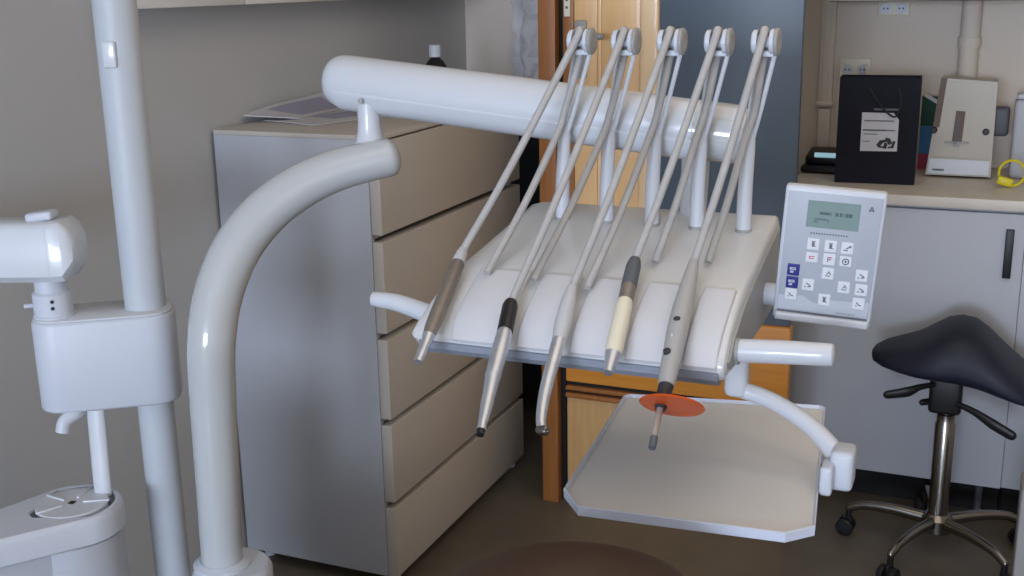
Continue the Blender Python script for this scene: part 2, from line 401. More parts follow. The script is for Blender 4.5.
lmark(.012, .190, .085, .0035, 1); lmark(.0, .162, .066, .0045, 1); lmark(.045, .162, .03, .003, 1); lmark(-.01, .150, .04, .0025, 1); lmark(-.022,.128,.02,.0025,1)
for x, z, w_, h_, an in ((.018,.122,.012,.02,.6),(.03,.13,.02,.008,-.3),(.034,.116,.01,.018,.2),(.045,.128,.012,.016,-.5),(.056,.12,.008,.022,.3),(.024,.112,.022,.005,.1),(.05,.112,.018,.005,-.2),(.040,.137,.014,.005,.2)):
    lmark(x, z, w_, h_, 2, an)
lb.box(gl(.022, -bd/2-.0006, .224), (.07, .001, .006), rot=rot, mi=1)
lb.build('label', [M['paper'], M['ink'], M['inkdark']], gb, smooth=False)
for sgn in (-1, 1):
    MB().tube([gl(-.03,sgn*(bd/2+.002),bh-.03), gl(.0,sgn*(bd/2+.006),bh-.075), gl(.045,sgn*(bd/2+.007),bh-.115), gl(.062,sgn*(bd/2+.006),bh-.08), gl(.055,sgn*(bd/2+.002),bh-.03)], .003, n=8, k=6).build('bag_handle', M['black'], gb)
# black desk device left of the bag
tp = thing('card_terminal', (1.37, 1.36, ZW), 'small black desk device with a pale display strip left of the gift bag', 'device')
MB().box((1.375, 1.36, ZW+.012), (.15, .14, .024), .008).build('terminal_base', M['black'], tp)
MB().box((1.38, 1.37, ZW+.045), (.14, .12, .035), .012, rot=Matrix.Rotation(math.radians(8),3,'X')).build('terminal_body', M['black'], tp)
MB().box((1.378, 1.305, ZW+.058), (.075, .012, .014), .003, rot=Matrix.Rotation(math.radians(-30),3,'X')).build('display', M['glow'], tp)
# leaflet
lf = MB(); p0 = V((1.693, 1.475, ZW)); q = Matrix.Rotation(math.radians(-12), 3, 'Z')
for z0, z1, mi in ((0,.05,2),(.05,.14,1),(.14,.235,0)):
    lf.box(p0+V((0,.0,(z0+z1)/2)), (.10,.006,z1-z0), rot=q, mi=mi)
lf.box(p0+q@V((-.01,-.0036,.222)), (.07,.001,.012), rot=q @ Matrix.Rotation(.5,3,'Y'), mi=3)
tag(lf.build('leaflet', [M['green'], M['blueprint'], M['redprint'], M['paper']], smooth=False), 'upright leaflet in green, blue and red wedged between gift bag and beige device', 'leaflet')
# beige cased device
dv = thing('desktop_device', (1.775, 1.38, ZW), 'tall beige device with a dark slot standing right of the gift bag', 'device')
a, b_, c, d = onY(925,176,1.335), onY(990,181,1.335), onY(998,82,1.335), onY(942,78,1.335)
a.z = b_.z = ZW+.006; b_.y = 1.335
MB().prism([a,b_,c,d], (0,.10,0)).build('case', M['beige'], dv, smooth=False)
def fr(u, v, o=0.): # on the front face: u 0..1 across, v 0..1 up
    p = (a*(1-u)+b_*u)*(1-v)+(d*(1-u)+c*u)*v; return V((p.x, p.y-o, p.z))
def patch(mb, u0, u1, v0, v1, th, mi=0, sk=0):
    mb.loft([[fr(u0,v0,0),fr(u1,v0,0),fr(u1+sk,v1,0),fr(u0+sk,v1,0)],[fr(u0,v0,th),fr(u1,v0,th),fr(u1+sk,v1,th),fr(u0+sk,v1,th)]], mi)
mb = MB(); patch(mb, .06, .93, .20, .97, .005); mb.build('front_door', M['beige'], dv, smooth=False)
mb = MB(); patch(mb, .03, .97, .02, .175, .006); patch(mb, .1, .28, .05, .07, .0068, 1); mb.build('lower_cover', [M['enamel'], M['ink']], dv, smooth=False)
mb = MB(); patch(mb, .34, .50, .36, .68, .007, 0); patch(mb, .38, .42, .38, .6, .008, 1); patch(mb, .22, .62, .345, .365, .012, 2); patch(mb, .37, .47, .31, .36, .012, 2); mb.build('slot', [M['brownstrip'], M['darkgrey'], M['greyp']], dv, smooth=False)
mb = MB(); patch(mb, -.01, .10, .5, 1.0, .008, 0); mb.build('side_strip', M['brownstrip'], dv, smooth=False)
for u, v in ((.87,.48),(.02,.47)):
    mb = MB(); mb.lathe(fr(u,v), (0,-1,0), [(.010,0),(.010,.008),(.007,.012)], n=16); mb.build('lock_knob', M['black'], dv)
mb = MB(); pz = onY(999,121,1.42); mb.box(pz, (.06,.05,.09), .012); mb.build('side_wheel', M['darkgrey'], dv)
# white container at the frame edge
wcx = thing('container', (1.95, 1.40, ZW), 'white upright container at the right end of the worktop view', 'container')
MB().box((1.972, 1.41, ZW+.12), (.11, .09, .24), .012).build('container_body', M['lamg'], wcx)
MB().box((1.972, 1.41, ZW+.249), (.10, .08, .016), .006).build('container_lid', M['plastic'], wcx)
# yellow hoop
yr = thing('key_ring', (1.92, 1.2, ZW), 'yellow plastic ring with a yellow tag propped on the worktop', 'ring')
cR = V((1.925, 1.215, ZW+.041)); pts = [cR+V((math.cos(t_)*.036, math.sin(t_)*.012, math.sin(t_)*.036)) for t_ in [i*2*math.pi/20 for i in range(21)]]
MB().tube(pts, .004, n=8, k=1).build('ring', M['yellow'], yr)
MB().box((1.908, 1.195, ZW+.0185), (.045,.02,.025), .006, rot=Matrix.Rotation(.25,3,'Y')).build('tag', M['yellow'], yr)

# ---------------------------------------------------------------- saddle stool
sx, sy = 1.812, .74
st = thing('saddle_stool', (sx, sy, 0), 'black saddle stool on a chrome five-star base in front of the white cabinet', 'stool')
prof = [(-.205,.583,.570,.015),(-.198,.592,.562,.05),(-.17,.606,.556,.09),(-.125,.618,.552,.125),(-.085,.632,.548,.145),(-.05,.655,.545,.155),(-.015,.680,.541,.155),(.02,.690,.537,.15),(.055,.685,.532,.15),(.09,.660,.526,.15),(.125,.625,.519,.155),(.165,.588,.510,.155),(.205,.556,.500,.14),(.235,.532,.494,.10),(.25,.512,.498,.03)]
rings = []; NS = 28
for dx, zt, zb, hy in prof:
    cz = zb+(zt-zb)*.30
    row = []
    for i in range(NS):
        an = 2*math.pi*i/NS; s_, c_ = math.sin(an), math.cos(an)
        ex = .62
        yy = math.copysign(abs(c_)**ex, c_)*hy
        zz = cz+(abs(s_)**.8)*((zt-cz) if s_ > 0 else -(cz-zb))
        if s_ > 0: zz -= .018*(yy/.16)**2*0
        row.append(V((sx+dx, sy+yy, zz)))
    rings.append(row)
MB().loft(rings).build('seat', M['leather'], st, sharp=80)
MB().box((sx-.005, sy, .485), (.085,.09,.11), .012).build('tilt_mechanism', M['black'], st)
MB().tube([(sx-.03, sy-.04, .515), (sx-.07, sy-.07, .512), (sx-.10, sy-.085, .500), (sx-.15, sy-.09, .487)], [.007,.009,.015,.012], k=5, round1=1, flat=.6).build('lever', M['black'], st)
MB().tube([(sx+.02, sy-.04, .468), (sx+.07, sy-.06, .456), (sx+.12, sy-.075, .432), (sx+.165, sy-.085, .412)], [.008,.010,.015,.014], k=5, round1=1, flat=.6).build('lever', M['black'], st)
MB().tube([(sx-.04, sy-.03, .462),(sx-.062, sy-.05,.462)], .009, k=1, round1=1).build('lever', M['black'], st)
MB().lathe((sx, sy, .09), (0,0,1), [(.027,0),(.027,.30),(.024,.305),(.024,.33),(.020,.332),(.020,.35)]).build('gas_column', M['chrome'], st)
hub = MB(); hub.lathe((sx, sy, .065), (0,0,1), [(.03,0),(.042,.008),(.042,.045),(.03,.06)])
hub.build('base_hub', M['chrome'], st)
for k_ in range(5):
    an = math.radians(173+72*k_); dx, dy = math.cos(an), math.sin(an)
    P = lambda r, z: V((sx+dx*r, sy+dy*r, z))
    lg = MB().tube([P(.03,.100), P(.12,.106), P(.20,.100), P(.245,.082)], [.019,.016,.0135,.012], n=14, k=5, round1=.8, flat=.8).build('base_leg', M['chrome'], st)
    cst = MB(); P0 = P(.245, 0); sd = V((-dy, dx, 0))
    cst.lathe(P(.245,.05), (0,0,1), [(.009,0),(.009,.032)], n=12)
    for sg in (-1, 1):
        cst.lathe(P(.252,.0255)+sd*(sg*.007), sd*sg, [(.006,0),(.0245,.0),(.0255,.004),(.0255,.013),(.022,.017),(.006,.018)], n=20)
    cst.box(P(.249,.044), (.03,.012,.026), .004, rot=Matrix.Rotation(an,3,'Z'))
    cst.build('castor', M['black'], lg)

# ---------------------------------------------------------------- dental delivery unit
un = thing('dental_delivery_unit', (.66, -.89, 0), 'white dental delivery unit: curved column, thick beam and sloping instrument deck', 'dental unit')
# pedestal housing
BZ = .563
def stadium(z, gr):
    a, b_ = V((.47, -.845, z)), V((.655, -.90, z)); d = (b_-a).normalized(); nrm = V((-d.y, d.x, 0)); r = .062+gr
    o = []
    for i in range(17): t_ = -math.pi/2+math.pi*i/16; o.append(b_+d*(r*math.cos(t_))+nrm*(r*math.sin(t_)))
    for i in range(17): t_ = math.pi/2+math.pi*i/16; o.append(a+d*(r*math.cos(t_))+nrm*(r*math.sin(t_)))
    return o
MB().loft([stadium(0,.02), stadium(.012,.025), stadium(.03,.0), stadium(BZ-.16,0), stadium(BZ-.16,.004), stadium(BZ-.106,.004), stadium(BZ-.10,-.004)]).build('pedestal', M['plastic'], un)
xt_ = onY(221.5,552,-.9).x
MB().lathe((xt_+.018, -.895, BZ-.10), (0,0,1), [(.070,0),(.072,.01),(.072,.088),(.069,.096),(.064,.100)], n=44).build('turret', M['plastic'], un)
# curved column
px = [(221.5,552,-.9),(217,470,-.9),(213,400,-.9),(211.5,345,-.90),(218,296,-.872),(236,250,-.835),(265,213,-.79),(300,187,-.75),(340,169,-.71),(390,157,-.665)]
cp = [onY(*p) for p in px]; xb = cp[0].x
cp[0].z = BZ
MB().tube(cp, [.0375,.039,.0405,.0415,.0425,.0425,.0415,.0395,.037,.034], n=32, k=8, round1=.55).build('curved_column', M['enamelc'], un)
MB().lathe((cp[0].x, -.9, BZ), (0,0,1), [(.052,0),(.052,.004),(.044,.007),(.040,.010)]).build('column_collar', M['plastic'], un)
# knuckle and beam
e = V((.845, -.655, 1.30))
MB().lathe(e, (0,0,1), [(.030,-.012),(.030,.012),(.026,.02),(.022,.034),(.0205,.05),(.0205,.085)]).build('pivot_post', M['enamel'], un)
L0, R0 = V((.782, -.63, 1.420)), V((1.488, -.60, 1.345)); ax = (R0-L0).normalized()
bm_ = MB(); rr = .0475
side = V((0,0,1)).cross(ax).normalized()*-1; upb = ax.cross(side)*-1
if upb.z < 0: upb = -upb
def bring(p, k):
    row = []
    for i in range(40):
        t_ = 2*math.pi*i/40; c_, s_ = math.cos(t_), math.sin(t_)
        row.append(p+side*(rr*k*c_)+upb*(rr*k*s_))
    return row
ends = [(-.030,.55),(-.026,.75),(-.016,.90),(-.004,.98),(.012,1.0)]
Ln = (R0-L0).length
rg = [bring(L0+ax*h, k) for h, k in ends]+[bring(L0+ax*(Ln*i/8), 1) for i in range(1,9)]
bm_.loft(rg).build('beam', M['enamel'], un)
# lower cover strip of the beam (seam and flatter underside)
cv = MB()
def cring(p, k=1):
    pts = [(-.90,-.22),(-1.0,-.24),(-1.03,-.32),(-.96,-.60),(-.78,-.86),(-.45,-1.02),(0,-1.06),(.45,-1.02),(.78,-.86),(.96,-.60),(1.03,-.32),(1.0,-.24),(.90,-.22)]
    return [p+side*(rr*a_*k)+upb*(rr*b__*k) for a_, b__ in pts]
cv.loft([cring(L0+ax*.0,.93), cring(L0+ax*.012)]+[cring(L0+ax*(Ln*i/8)) for i in range(1,8)]+[cring(L0+ax*(Ln-.06))])
cv.build('beam_cover', M['enamel'], un, sharp=30)
MB().lathe(R0-ax*.062, ax, [(.0475,0),(.0492,.001),(.0492,.010),(.0478,.011),(.0478,.058),(.0465,.070),(.041,.080),(.028,.086),(.001,.088)], n=36).build('beam_end_cap', M['enamelc'], un)
sc_ = onY(361,101,-.678)
MB().lathe(sc_+V((0,.0,0)), (0,-1,0), [(.005,0),(.005,.003),(.002,.0035)], n=12).build('beam_screw', M['greyp'], un)
MB().tube([R0+V((-.062,0,-.03)), V((R0.x-.062, -.62, 1.20))], [.024,.022], n=18, k=1).build('beam_stem', M['enamelc'], un)
# deck
topP = [(-.603,1.208),(-.608,1.217),(-.625,1.218),(-.68,1.205),(-.74,1.191),(-.80,1.177),(-.85,1.166),(-.88,1.157),(-.92,1.139),(-.955,1.119),(-.978,1.102),(-.990,1.088),(-.993,1.074),(-.985,1.062)]
botP = [(-.93,1.058),(-.85,1.058),(-.74,1.060),(-.67,1.064),(-.615,1.08),(-.603,1.12)]
loop = topP+botP
def xl(y): return 1.094+(y+.99)/.38*.040
def xr(y): return 1.567
def midz(y, z):
    return 1.085+ (y+.99)/.38*.06
rings = []
for s_, shr in ((0,.25),(.004,.6),(.012,.83),(.028,.95),(.06,1),(.3,1),(.6,1),(.9,1),(.985,1),(.9935,.97),(.998,.9),(1,.75)):
    row = []
    for y, z in loop:
        mz = midz(y, z); yy = -.80+(y+.80)*(.97+.03*shr)
        row.append(V((xl(y)+(xr(y)-xl(y))*s_, yy, mz+(z-mz)*shr)))
    rings.append(row)
MB().loft(rings).build('instrument_deck', [M['deck']], un, sharp=50)
lip = MB()
lr = []
for x in (1.108, 1.56): lr.append([V((x,-.992,1.075)),V((x,-.996,1.073)),V((x,-.996,1.064)),V((x,-.988,1.055)),V((x,-.93,1.055)),V((x,-.93,1.060))])
lip.loft(lr).build('deck_lip', M['under'], un)
sp_ = [(-.615,1.205),(-.68,1.192),(-.80,1.163),(-.88,1.140),(-.945,1.108),(-.975,1.082),(-.965,1.070),(-.85,1.066),(-.74,1.068),(-.66,1.074),(-.615,1.09)]
mbp = MB(); mbp.loft([[V((1.566,y,z)) for y,z in sp_],[V((1.5705,-.80+(y+.80)*.975,1.13+(z-1.13)*.93)) for y,z in sp_]])
mbp.build('shaded_deck_side', M['greyp'], un)  # grey slab that puts the shade on the deck's side into colour
# silicone holder pads between the instruments
def zdeck(y):
    P_ = topP[2:-1]
    for (ya, za), (yb, zb) in zip(P_, P_[1:]):
        if yb <= y <= ya: return za+(zb-za)*(y-ya)/(yb-ya)
    return P_[-1][1]
def apl(x, y, off=.0245):
    n = V((0,-.59,1)).normalized(); p0 = V((1.3,-.88,1.160))+n*off; d = ray(x, y); return CAM+d*((p0-CAM).dot(n)/d.dot(n))
IX = [(apl(*a_).x+apl(*b_).x)/2 for a_, b_ in (((458,272),(436,320)),((509,315),(500,345)),((566,310),(557,345)),((625,302),(613,354)),((685,300),(668,370)))]
for i_ in range(5):
    x0_ = IX[i_]+(.018 if i_ == 0 else .0095); x1_ = IX[i_+1]-.0095 if i_ < 4 else 1.558
    pr = [(-.876,.000),(-.879,.005),(-.91,.007),(-.95,.007),(-.978,.007),(-.9915,.0065)]
    nrm_ = [V((0,-.35,1)),V((0,-.35,1)),V((0,-.4,1)),V((0,-.6,1)),V((0,-1,.8)),V((0,-1,.25))]
    rg = []
    for xx, k in ((x0_,.15),(x0_+.001,.8),(x0_+.003,1),(x1_-.003,1),(x1_-.001,.8),(x1_,.15)):
        top_ = [V((xx, y, zdeck(y)))+nn.normalized()*(o*k) for (y, o), nn in zip(pr, nrm_)]
        low_ = [V((xx, -.993-.002*k, 1.078)), V((xx, -.985, 1.078)), V((xx, -.95, 1.12)), V((xx, -.90, 1.14))]
        rg.append(top_+low_)
    MB().loft(rg).build('holder_pad', M['pad'], un, sharp=50)
# whip arms
WHX = [(1.221,1.262),(1.298,1.335),(1.375,1.408),(1.449,1.481),(1.524,1.551)]
heads = []
for xb_, xh in WHX:
    H = V((xh, -.705, 1.497)); heads.append(H)
    wa = MB()
    wa.tube([(xb_, -.68, 1.195), (xb_, -.68, 1.26), (xb_+.003, -.68, 1.33), (xb_+.006, -.681, 1.368)], [.0122,.0118,.0105,.0075], n=16, k=4, round1=.5)
    whip = wa.build('whip_arm', M['enamel'], un)
    MB().lathe((xb_, -.68, zdeck(-.68)-.002), (0,0,1), [(.0132,0),(.0132,.004),(.012,.005)], n=18).build('whip_collar', M['greyp'], whip)
    p0_, p1_ = V((xb_+.008,-.681,1.345)), V((xh+.014,-.702,1.478))
    MB().tube([p0_, p0_.lerp(p1_,.35)+V((.001,0,0)), p0_.lerp(p1_,.75)+V((.0005,0,0)), p1_, p1_+V((.001,0,.012))], .0037, n=10, k=5).build('whip_rod', M['enamel'], whip)
    p0_, p1_ = V((xb_+.002,-.681,1.345)), V((xh-.012,-.702,1.478))
    MB().tube([p0_, p0_.lerp(p1_,.35)+V((-.002,0,0)), p0_.lerp(p1_,.75)+V((-.001,0,0)), p1_, p1_+V((.001,0,.012))], .0031, n=10, k=5).build('whip_rod', M['enamel'], whip)
    MB().lathe(H+V((-.0185,0,0)), (1,0,0), [(.015,0),(.0175,.002),(.0175,.0085),(.009,.009),(.009,.0260),(.0175,.0265),(.019,.028),(.019,.033)], n=26).build('hose_roller', M['plastic'], whip)
    MB().lathe(H+V((.0145,0,0)), (1,0,0), [(.0200,0),(.0205,.002),(.0205,.0055),(.018,.007),(.010,.0072),(.0098,.0066)], n=28).build('roller_disc', M['greyp'], whip)
    MB().box(H+V((0,-.004,-.017)), (.030,.008,.009), .002).build('roller_bracket', M['plastic'], whip)
# keypad with handle stub
Rk = Matrix.Rotation(.1087,3,'Z') @ Matrix.Rotation(.0639,3,'Y') @ Matrix.Rotation(.0851,3,'X')
KC = V((1.6660, -.76, 1.1895)); KW, KH = .142, .208
def kl(u, v, o=0.): return KC + Rk @ V((u*KW/2, -o, v*KH/2))     # u,v in -1..1
kp = MB()
kp.box(KC+Rk@V((0,.011,0)), (KW,.022,KH), .005, rot=Rk)
kpo = kp.build('keypad', M['plastic'], un)
kf = MB(); kf.box(kl(0,.045,.0005), (KW*.93,.002,KH*.885), .0009, rot=Rk); kf.build('keypad_film', M['face'], kpo)
kf = MB(); kf.loft([[kl(u,v,.0014) for u,v in [(-.92,-.62),(-.42,-.60),(-.22,-.68),(-.02,-.72),(.12,-.62),(.92,-.60),(.92,-.83),(-.92,-.83)]],[kl(u,v,.0018) for u,v in [(-.92,-.62),(-.42,-.60),(-.22,-.68),(-.02,-.72),(.12,-.62),(.92,-.60),(.92,-.83),(-.92,-.83)]]]).build('film_band', M['facel'], kpo, smooth=False)
kf = MB(); kf.box(kl(0,-.935,.002), (KW*.96,.008,KH*.06), .003, rot=Rk); kf.build('keypad_ledge', M['enamel'], kpo)
kf = MB(); kf.box(kl(0,-.858,.0012), (KW*.92,.0012,.0022), 0, rot=Rk); kf.build('ledge_groove', M['ink'], kpo)
sc2 = MB(); sc2.box(kl(-.005,.63,.0017), (KW*.52,.0012,KH*.195), .0005, rot=Rk)
def smark(u, v, w_, h_): sc2.box(kl(u+.085,v-.03,.0026), (w_,.0004,h_), rot=Rk, mi=1)
for u, w_ in ((-.30,.009),(-.20,.0065),(-.13,.001),(-.02,.004),(.06,.004),(.12,.001),(.18,.004),(.25,.005)): smark(u, .68, w_, .0055 if w_ < .006 else .004)
for u in (-.40,-.33,-.24): smark(u, .585, .007, .001)
smark(-.34,.60,.02,.0008); smark(-.17,.57,.001,.006); smark(-.42,.555,.006,.002)
sc2.build('display', [M['lcd'], M['lcdink']], kpo, smooth=False)
lg = MB(); lg.box(kl(.70,.77,.0018),(.0016,.0006,.008),rot=Rk@Matrix.Rotation(.35,3,'Y')); lg.box(kl(.75,.77,.0018),(.0016,.0006,.008),rot=Rk@Matrix.Rotation(-.35,3,'Y')); lg.box(kl(.725,.755,.0018),(.006,.0006,.0016),rot=Rk)
for i in range(14): lg.box(kl(-.40+.055*i,.35,.0018),(.0024,.0006,.0019),rot=Rk)
for i in range(8): lg.box(kl(.30+.05*i,-.80,.002),(.0022,.0004,.001),rot=Rk)
lg.build('printed_mark', M['ink'], kpo, smooth=False)
keys = [(-0.330,.19,'i'),(0.020,.185,'i'),(0.350,.18,'x'),(-0.330,-.005,'r'),(0.020,-.01,'f'),(0.350,-.015,'o'),
        (-0.670,-.22,'B'),(-0.670,-.41,'B'),(0.030,-.22,'a'),(0.700,-.20,'m'),(-0.340,-.42,'m'),(0.380,-.40,'a'),(0.730,-.41,'m'),(-0.670,-.59,'w'),(0.020,-.62,'i'),(0.710,-.62,'w')]
for u, v, t_ in keys:
    k_ = MB(); kw = .0175; ang = 0
    k_.box(kl(u,v,.002), (kw,.003,.018 if t_ not in 'ro' else .0155), .0013, rot=Rk, mi=0)
    def km(du, dv, w_, h_, mi=1, an=0): k_.box(kl(u,v,.0037)+Rk@V((du,0,dv)), (w_,.0004,h_), rot=Rk@Matrix.Rotation(an,3,'Y'), mi=mi)
    if t_ == 'i': km(0,0,.004,.007); km(0,.0045,.006,.001); km(.003,-.003,.003,.001)
    if t_ == 'x': km(.001,.001,.006,.0018,1,-.6); km(-.002,-.003,.006,.0016,1,.1); km(.004,.003,.003,.003)
    if t_ == 'r': km(0,.0015,.008,.0012,2); km(0,-.0018,.006,.0012,2); km(-.0035,0,.0012,.004,2)
    if t_ == 'f': km(-.002,0,.0013,.008,1); km(.001,.003,.006,.0015,2); km(.0005,0,.004,.0013,1)
    if t_ == 'o':
        for q_ in range(8):
            c_, s_ = math.cos(q_*math.pi/4), math.sin(q_*math.pi/4); km(.0042*c_,.0042*s_,.0034,.0013,3,-q_*math.pi/4+math.pi/2)
        km(0,0,.0026,.0026,3,.78)
    if t_ == 'a': km(0,.001,.006,.0013,1,-.9); km(.0022,.001,.006,.0013,1,.9); km(0,-.0035,.007,.0012)
    if t_ == 'm': km(0,.001,.007,.0016,1,.5); km(.002,-.0025,.005,.0018,1,-.3); km(-.004,-.003,.002,.002)
    if t_ == 'w': km(-.001,0,.006,.0016,1,.8); km(.002,-.002,.005,.0013,1,.2); km(-.003,-.003,.002,.0016)
    if t_ == 'B': km(-.001,.002,.009,.004,4); km(-.002,-.003,.005,.003,4); km(0,.0022,.005,.0012,3)
    k_.build('key', [M['keyblue'] if t_ == 'B' else M['key'], M['ink'], M['inkred'], M['inkdark'], M['facel']], kpo, smooth=False)
MB().tube([V((1.555,-.725,1.118)), V((1.585,-.725,1.118)), V((1.64,-.725,1.118))], .0175, n=20, k=3).build('keypad_mount', M['plastic'], un)
# grab handles
MB().tube([onY(727,350,-.93)+V((0,0,0)), onY(780,352,-.93), onY(832,355,-.93)], [.0165,.0165,.0155], n=22, k=3, round1=.25).build('grab_handle', M['enamel'], un)
MB().lathe(onY(737,351,-.93), (1,0,0), [(.019,-.004),(.019,.004)], n=22).build('handle_collar', M['greyp'], un)
MB().tube([onY(374,299,-.88), onY(398,303,-.88), onY(432,315,-.88)], [.0125,.0145,.016], n=20, k=4, round0=.3).build('grab_handle', M['enamel'], un)
# tray arm
MB().box((1.533,-.735,1.013), (.036,.04,.125), .012).build('tray_post', M['enamel'], un)
ta = MB(); tp_ = [onY(730,386,-.735), onY(770,400,-.74), onY(808,424,-.76), onY(834,452,-.785), onY(840,472,-.80)]
ta.tube(tp_, [.0135,.0135,.014,.0155,.0175], n=18, k=6, flat=1.0, round0=.15)
ta.build('tray_arm', M['enamel'], un)
tb = MB(); c_ = onY(836,463,-.80); tb.box(c_+V((.010,0,-.004)), (.034,.05,.062), .008); tb.box(c_+V((-.008,-.03,-.012)), (.018,.04,.045), .005)
tb.build('tray_clamp', M['plastic'], un)
TZ = .848
tsup = MB(); tsup.span((1.40,-.86,TZ-.022), (1.675,-.72,TZ-.0055), .004); tsup.build('tray_support', M['plastic'], un)
# instrument tray (lifts off)
tr = thing('instrument_tray', (1.5,-.76,TZ), 'flat beige-lined instrument tray with clipped corners under the deck', 'tray')
_q = [onZ(x_, y_, TZ) for x_, y_ in ((785,540),(578,513),(564,495))]
to = [(1.293,-.560),(1.301,-.549),(1.632,-.488),(1.641,-.496),(1.694,-.962),(_q[0].x,_q[0].y),(_q[1].x,_q[1].y),(_q[2].x,_q[2].y)]
cxy = V((1.5,-.77))
def toff(s_): return [(cxy.x+(x-cxy.x)*s_, cxy.y+(y-cxy.y)*s_) for x, y in to]
MB().prism([(x,y,TZ) for x,y in toff(.985)], (0,0,.005)).build('tray_mat', M['tray'], tr, smooth=False)
rm = MB(); o_, i_ = toff(1.0), toff(.978)
rm.loft([[V((x,y,TZ-.004)) for x,y in o_],[V((x,y,TZ+.010)) for x,y in toff(1.004)],[V((x,y,TZ+.011)) for x,y in toff(.993)],[V((x,y,TZ+.0055)) for x,y in i_]], cap0=True, cap1=False)
rm.build('tray_rim', M['trayrim'], tr, smooth=False)

# ---------------------------------------------------------------- handpieces with their hoses
def seg(pts, rads, n=20): return MB().tube(pts, rads, n=n, k=1)
GRP = 'handpieces on the delivery deck'
def dk(x, y):
    n = V((0,-.235,1)).normalized(); p0 = V((1.3,-.80,1.177))+n*.0065; d = ray(x, y); return CAM+d*((p0-CAM).dot(n)/d.dot(n))
def hand(name, label, topp, wi, back):
    o = thing(name, V(topp), label, 'handpiece', GRP)
    H = heads[wi]; xb_ = WHX[wi][0]
    f0 = H+V((-.001,-.0150,.006)); f1 = H+V((-.001,-.007,.0158)); f2 = H+V((-.001,.006,.0158)); f3 = H+V((-.001,.015,.002))
    sag = V((0,.004,-.008))
    pts = [topp, topp+(f0-topp)*.33+sag*.8, topp+(f0-topp)*.68+sag*.6, f0, f1, f2, f3]
    k1 = V((H.x*.66+xb_*.34+.003, -.7045, 1.440)); k2 = V((xb_+.013, -.7005, 1.390)); k3 = V((xb_+.003, -.712, 1.350))
    pts += [k1, k2, k3, k3.lerp(back,.5)+V((0,.004,-.006)), back]
    MB().tube(pts, .0060, n=12, k=6).build('hose', M['hose'], o)
    return o
def lerp(a_, b_, t_): return a_+(b_-a_)*t_
# 1 three-way syringe
A, B, C_ = apl(463,250,.021), apl(429,335,.0245), apl(418,362,.022)
o = hand('syringe', 'taupe metal syringe at the left end of the deck', A, 0, dk(487,273))
seg([A, lerp(A,B,.05), lerp(A,B,.16)], [.007,.009,.0105]).build('hose_sleeve', M['tubesleeve'], o)
seg([lerp(A,B,.16), lerp(A,B,.18), lerp(A,B,.8), lerp(A,B,.93), B], [.0095,.0115,.0115,.0108,.009]).build('handpiece_body', M['taupe'], o)
seg([B, lerp(B,C_,.15), lerp(B,C_,.5), lerp(B,C_,.55), C_], [.0095,.0085,.007,.008,.0065]).build('nozzle', M['steel'], o)
# 2 micromotor with straight tip
A, B, C_, D2 = apl(511,302), apl(505,331), apl(493,376), apl(480,435)
o = hand('handpiece', 'silver handpiece with a black collar, second from the left', A, 1, dk(533,280))
seg([A, lerp(A,B,.15), B], [.009,.0115,.0115]).build('collar', M['black'], o)
seg([B, lerp(B,C_,.06), lerp(B,C_,.5), C_], [.010,.0112,.0122,.0105]).build('handpiece_body', M['steel'], o)
seg([C_, lerp(C_,D2,.03), lerp(C_,D2,.4), lerp(C_,D2,.45), lerp(C_,D2,.8), lerp(C_,D2,.92)], [.0118,.0105,.0085,.0090,.0062,.0058]).build('nozzle', M['steel'], o)
seg([lerp(C_,D2,.92), D2], [.006,.0052]).build('tip', M['black'], o)
# 3 contra-angle turbine
A, B, C_, D2, E2 = apl(572,288), apl(559,340), apl(546,388), apl(541,418), apl(542,430)
o = hand('handpiece', 'slim silver handpiece with a bent turbine head, in front of the door jamb', A, 2, dk(587,288))
seg([A, lerp(A,B,.25), lerp(A,B,.7), B], [.0075,.011,.0125,.010]).build('hose_sleeve', M['tubesleeve'], o)
MB().tube([B, lerp(B,C_,.08), C_, D2, E2], [.009,.010,.0085,.0068,.006], n=18, k=5).build('handpiece_body', M['steel'], o)
ha = V((.75,-.35,.1)).normalized()
MB().lathe(E2-ha*.006, ha, [(.006,0),(.0068,.002),(.0068,.013),(.005,.016),(.002,.0165),(.002,.02)], n=18).build('turbine_head', M['chrome'], o)
# 4 scaler
A, B, C_, D2 = apl(635,260), apl(625,302), apl(613,354), apl(608,373)
o = hand('handpiece', 'cream handpiece with a dark grey sleeve above it, second from the right', A, 3, dk(655,262))
seg([A, lerp(A,B,.15), lerp(A,B,.65)], [.0085,.011,.0115]).build('hose_sleeve', M['darkgrey'], o)
seg([lerp(A,B,.65), lerp(A,B,.98)], [.0110,.0105]).build('joint_ring', M['taupe'], o)
seg([lerp(A,B,.98), lerp(B,C_,.06), lerp(B,C_,.9), C_], [.0105,.0118,.0125,.0115]).build('handpiece_body', M['cream'], o)
seg([C_, lerp(C_,D2,.1), lerp(C_,D2,.55), D2], [.0115,.0105,.0085,.0065]).build('nozzle', M['steel'], o)
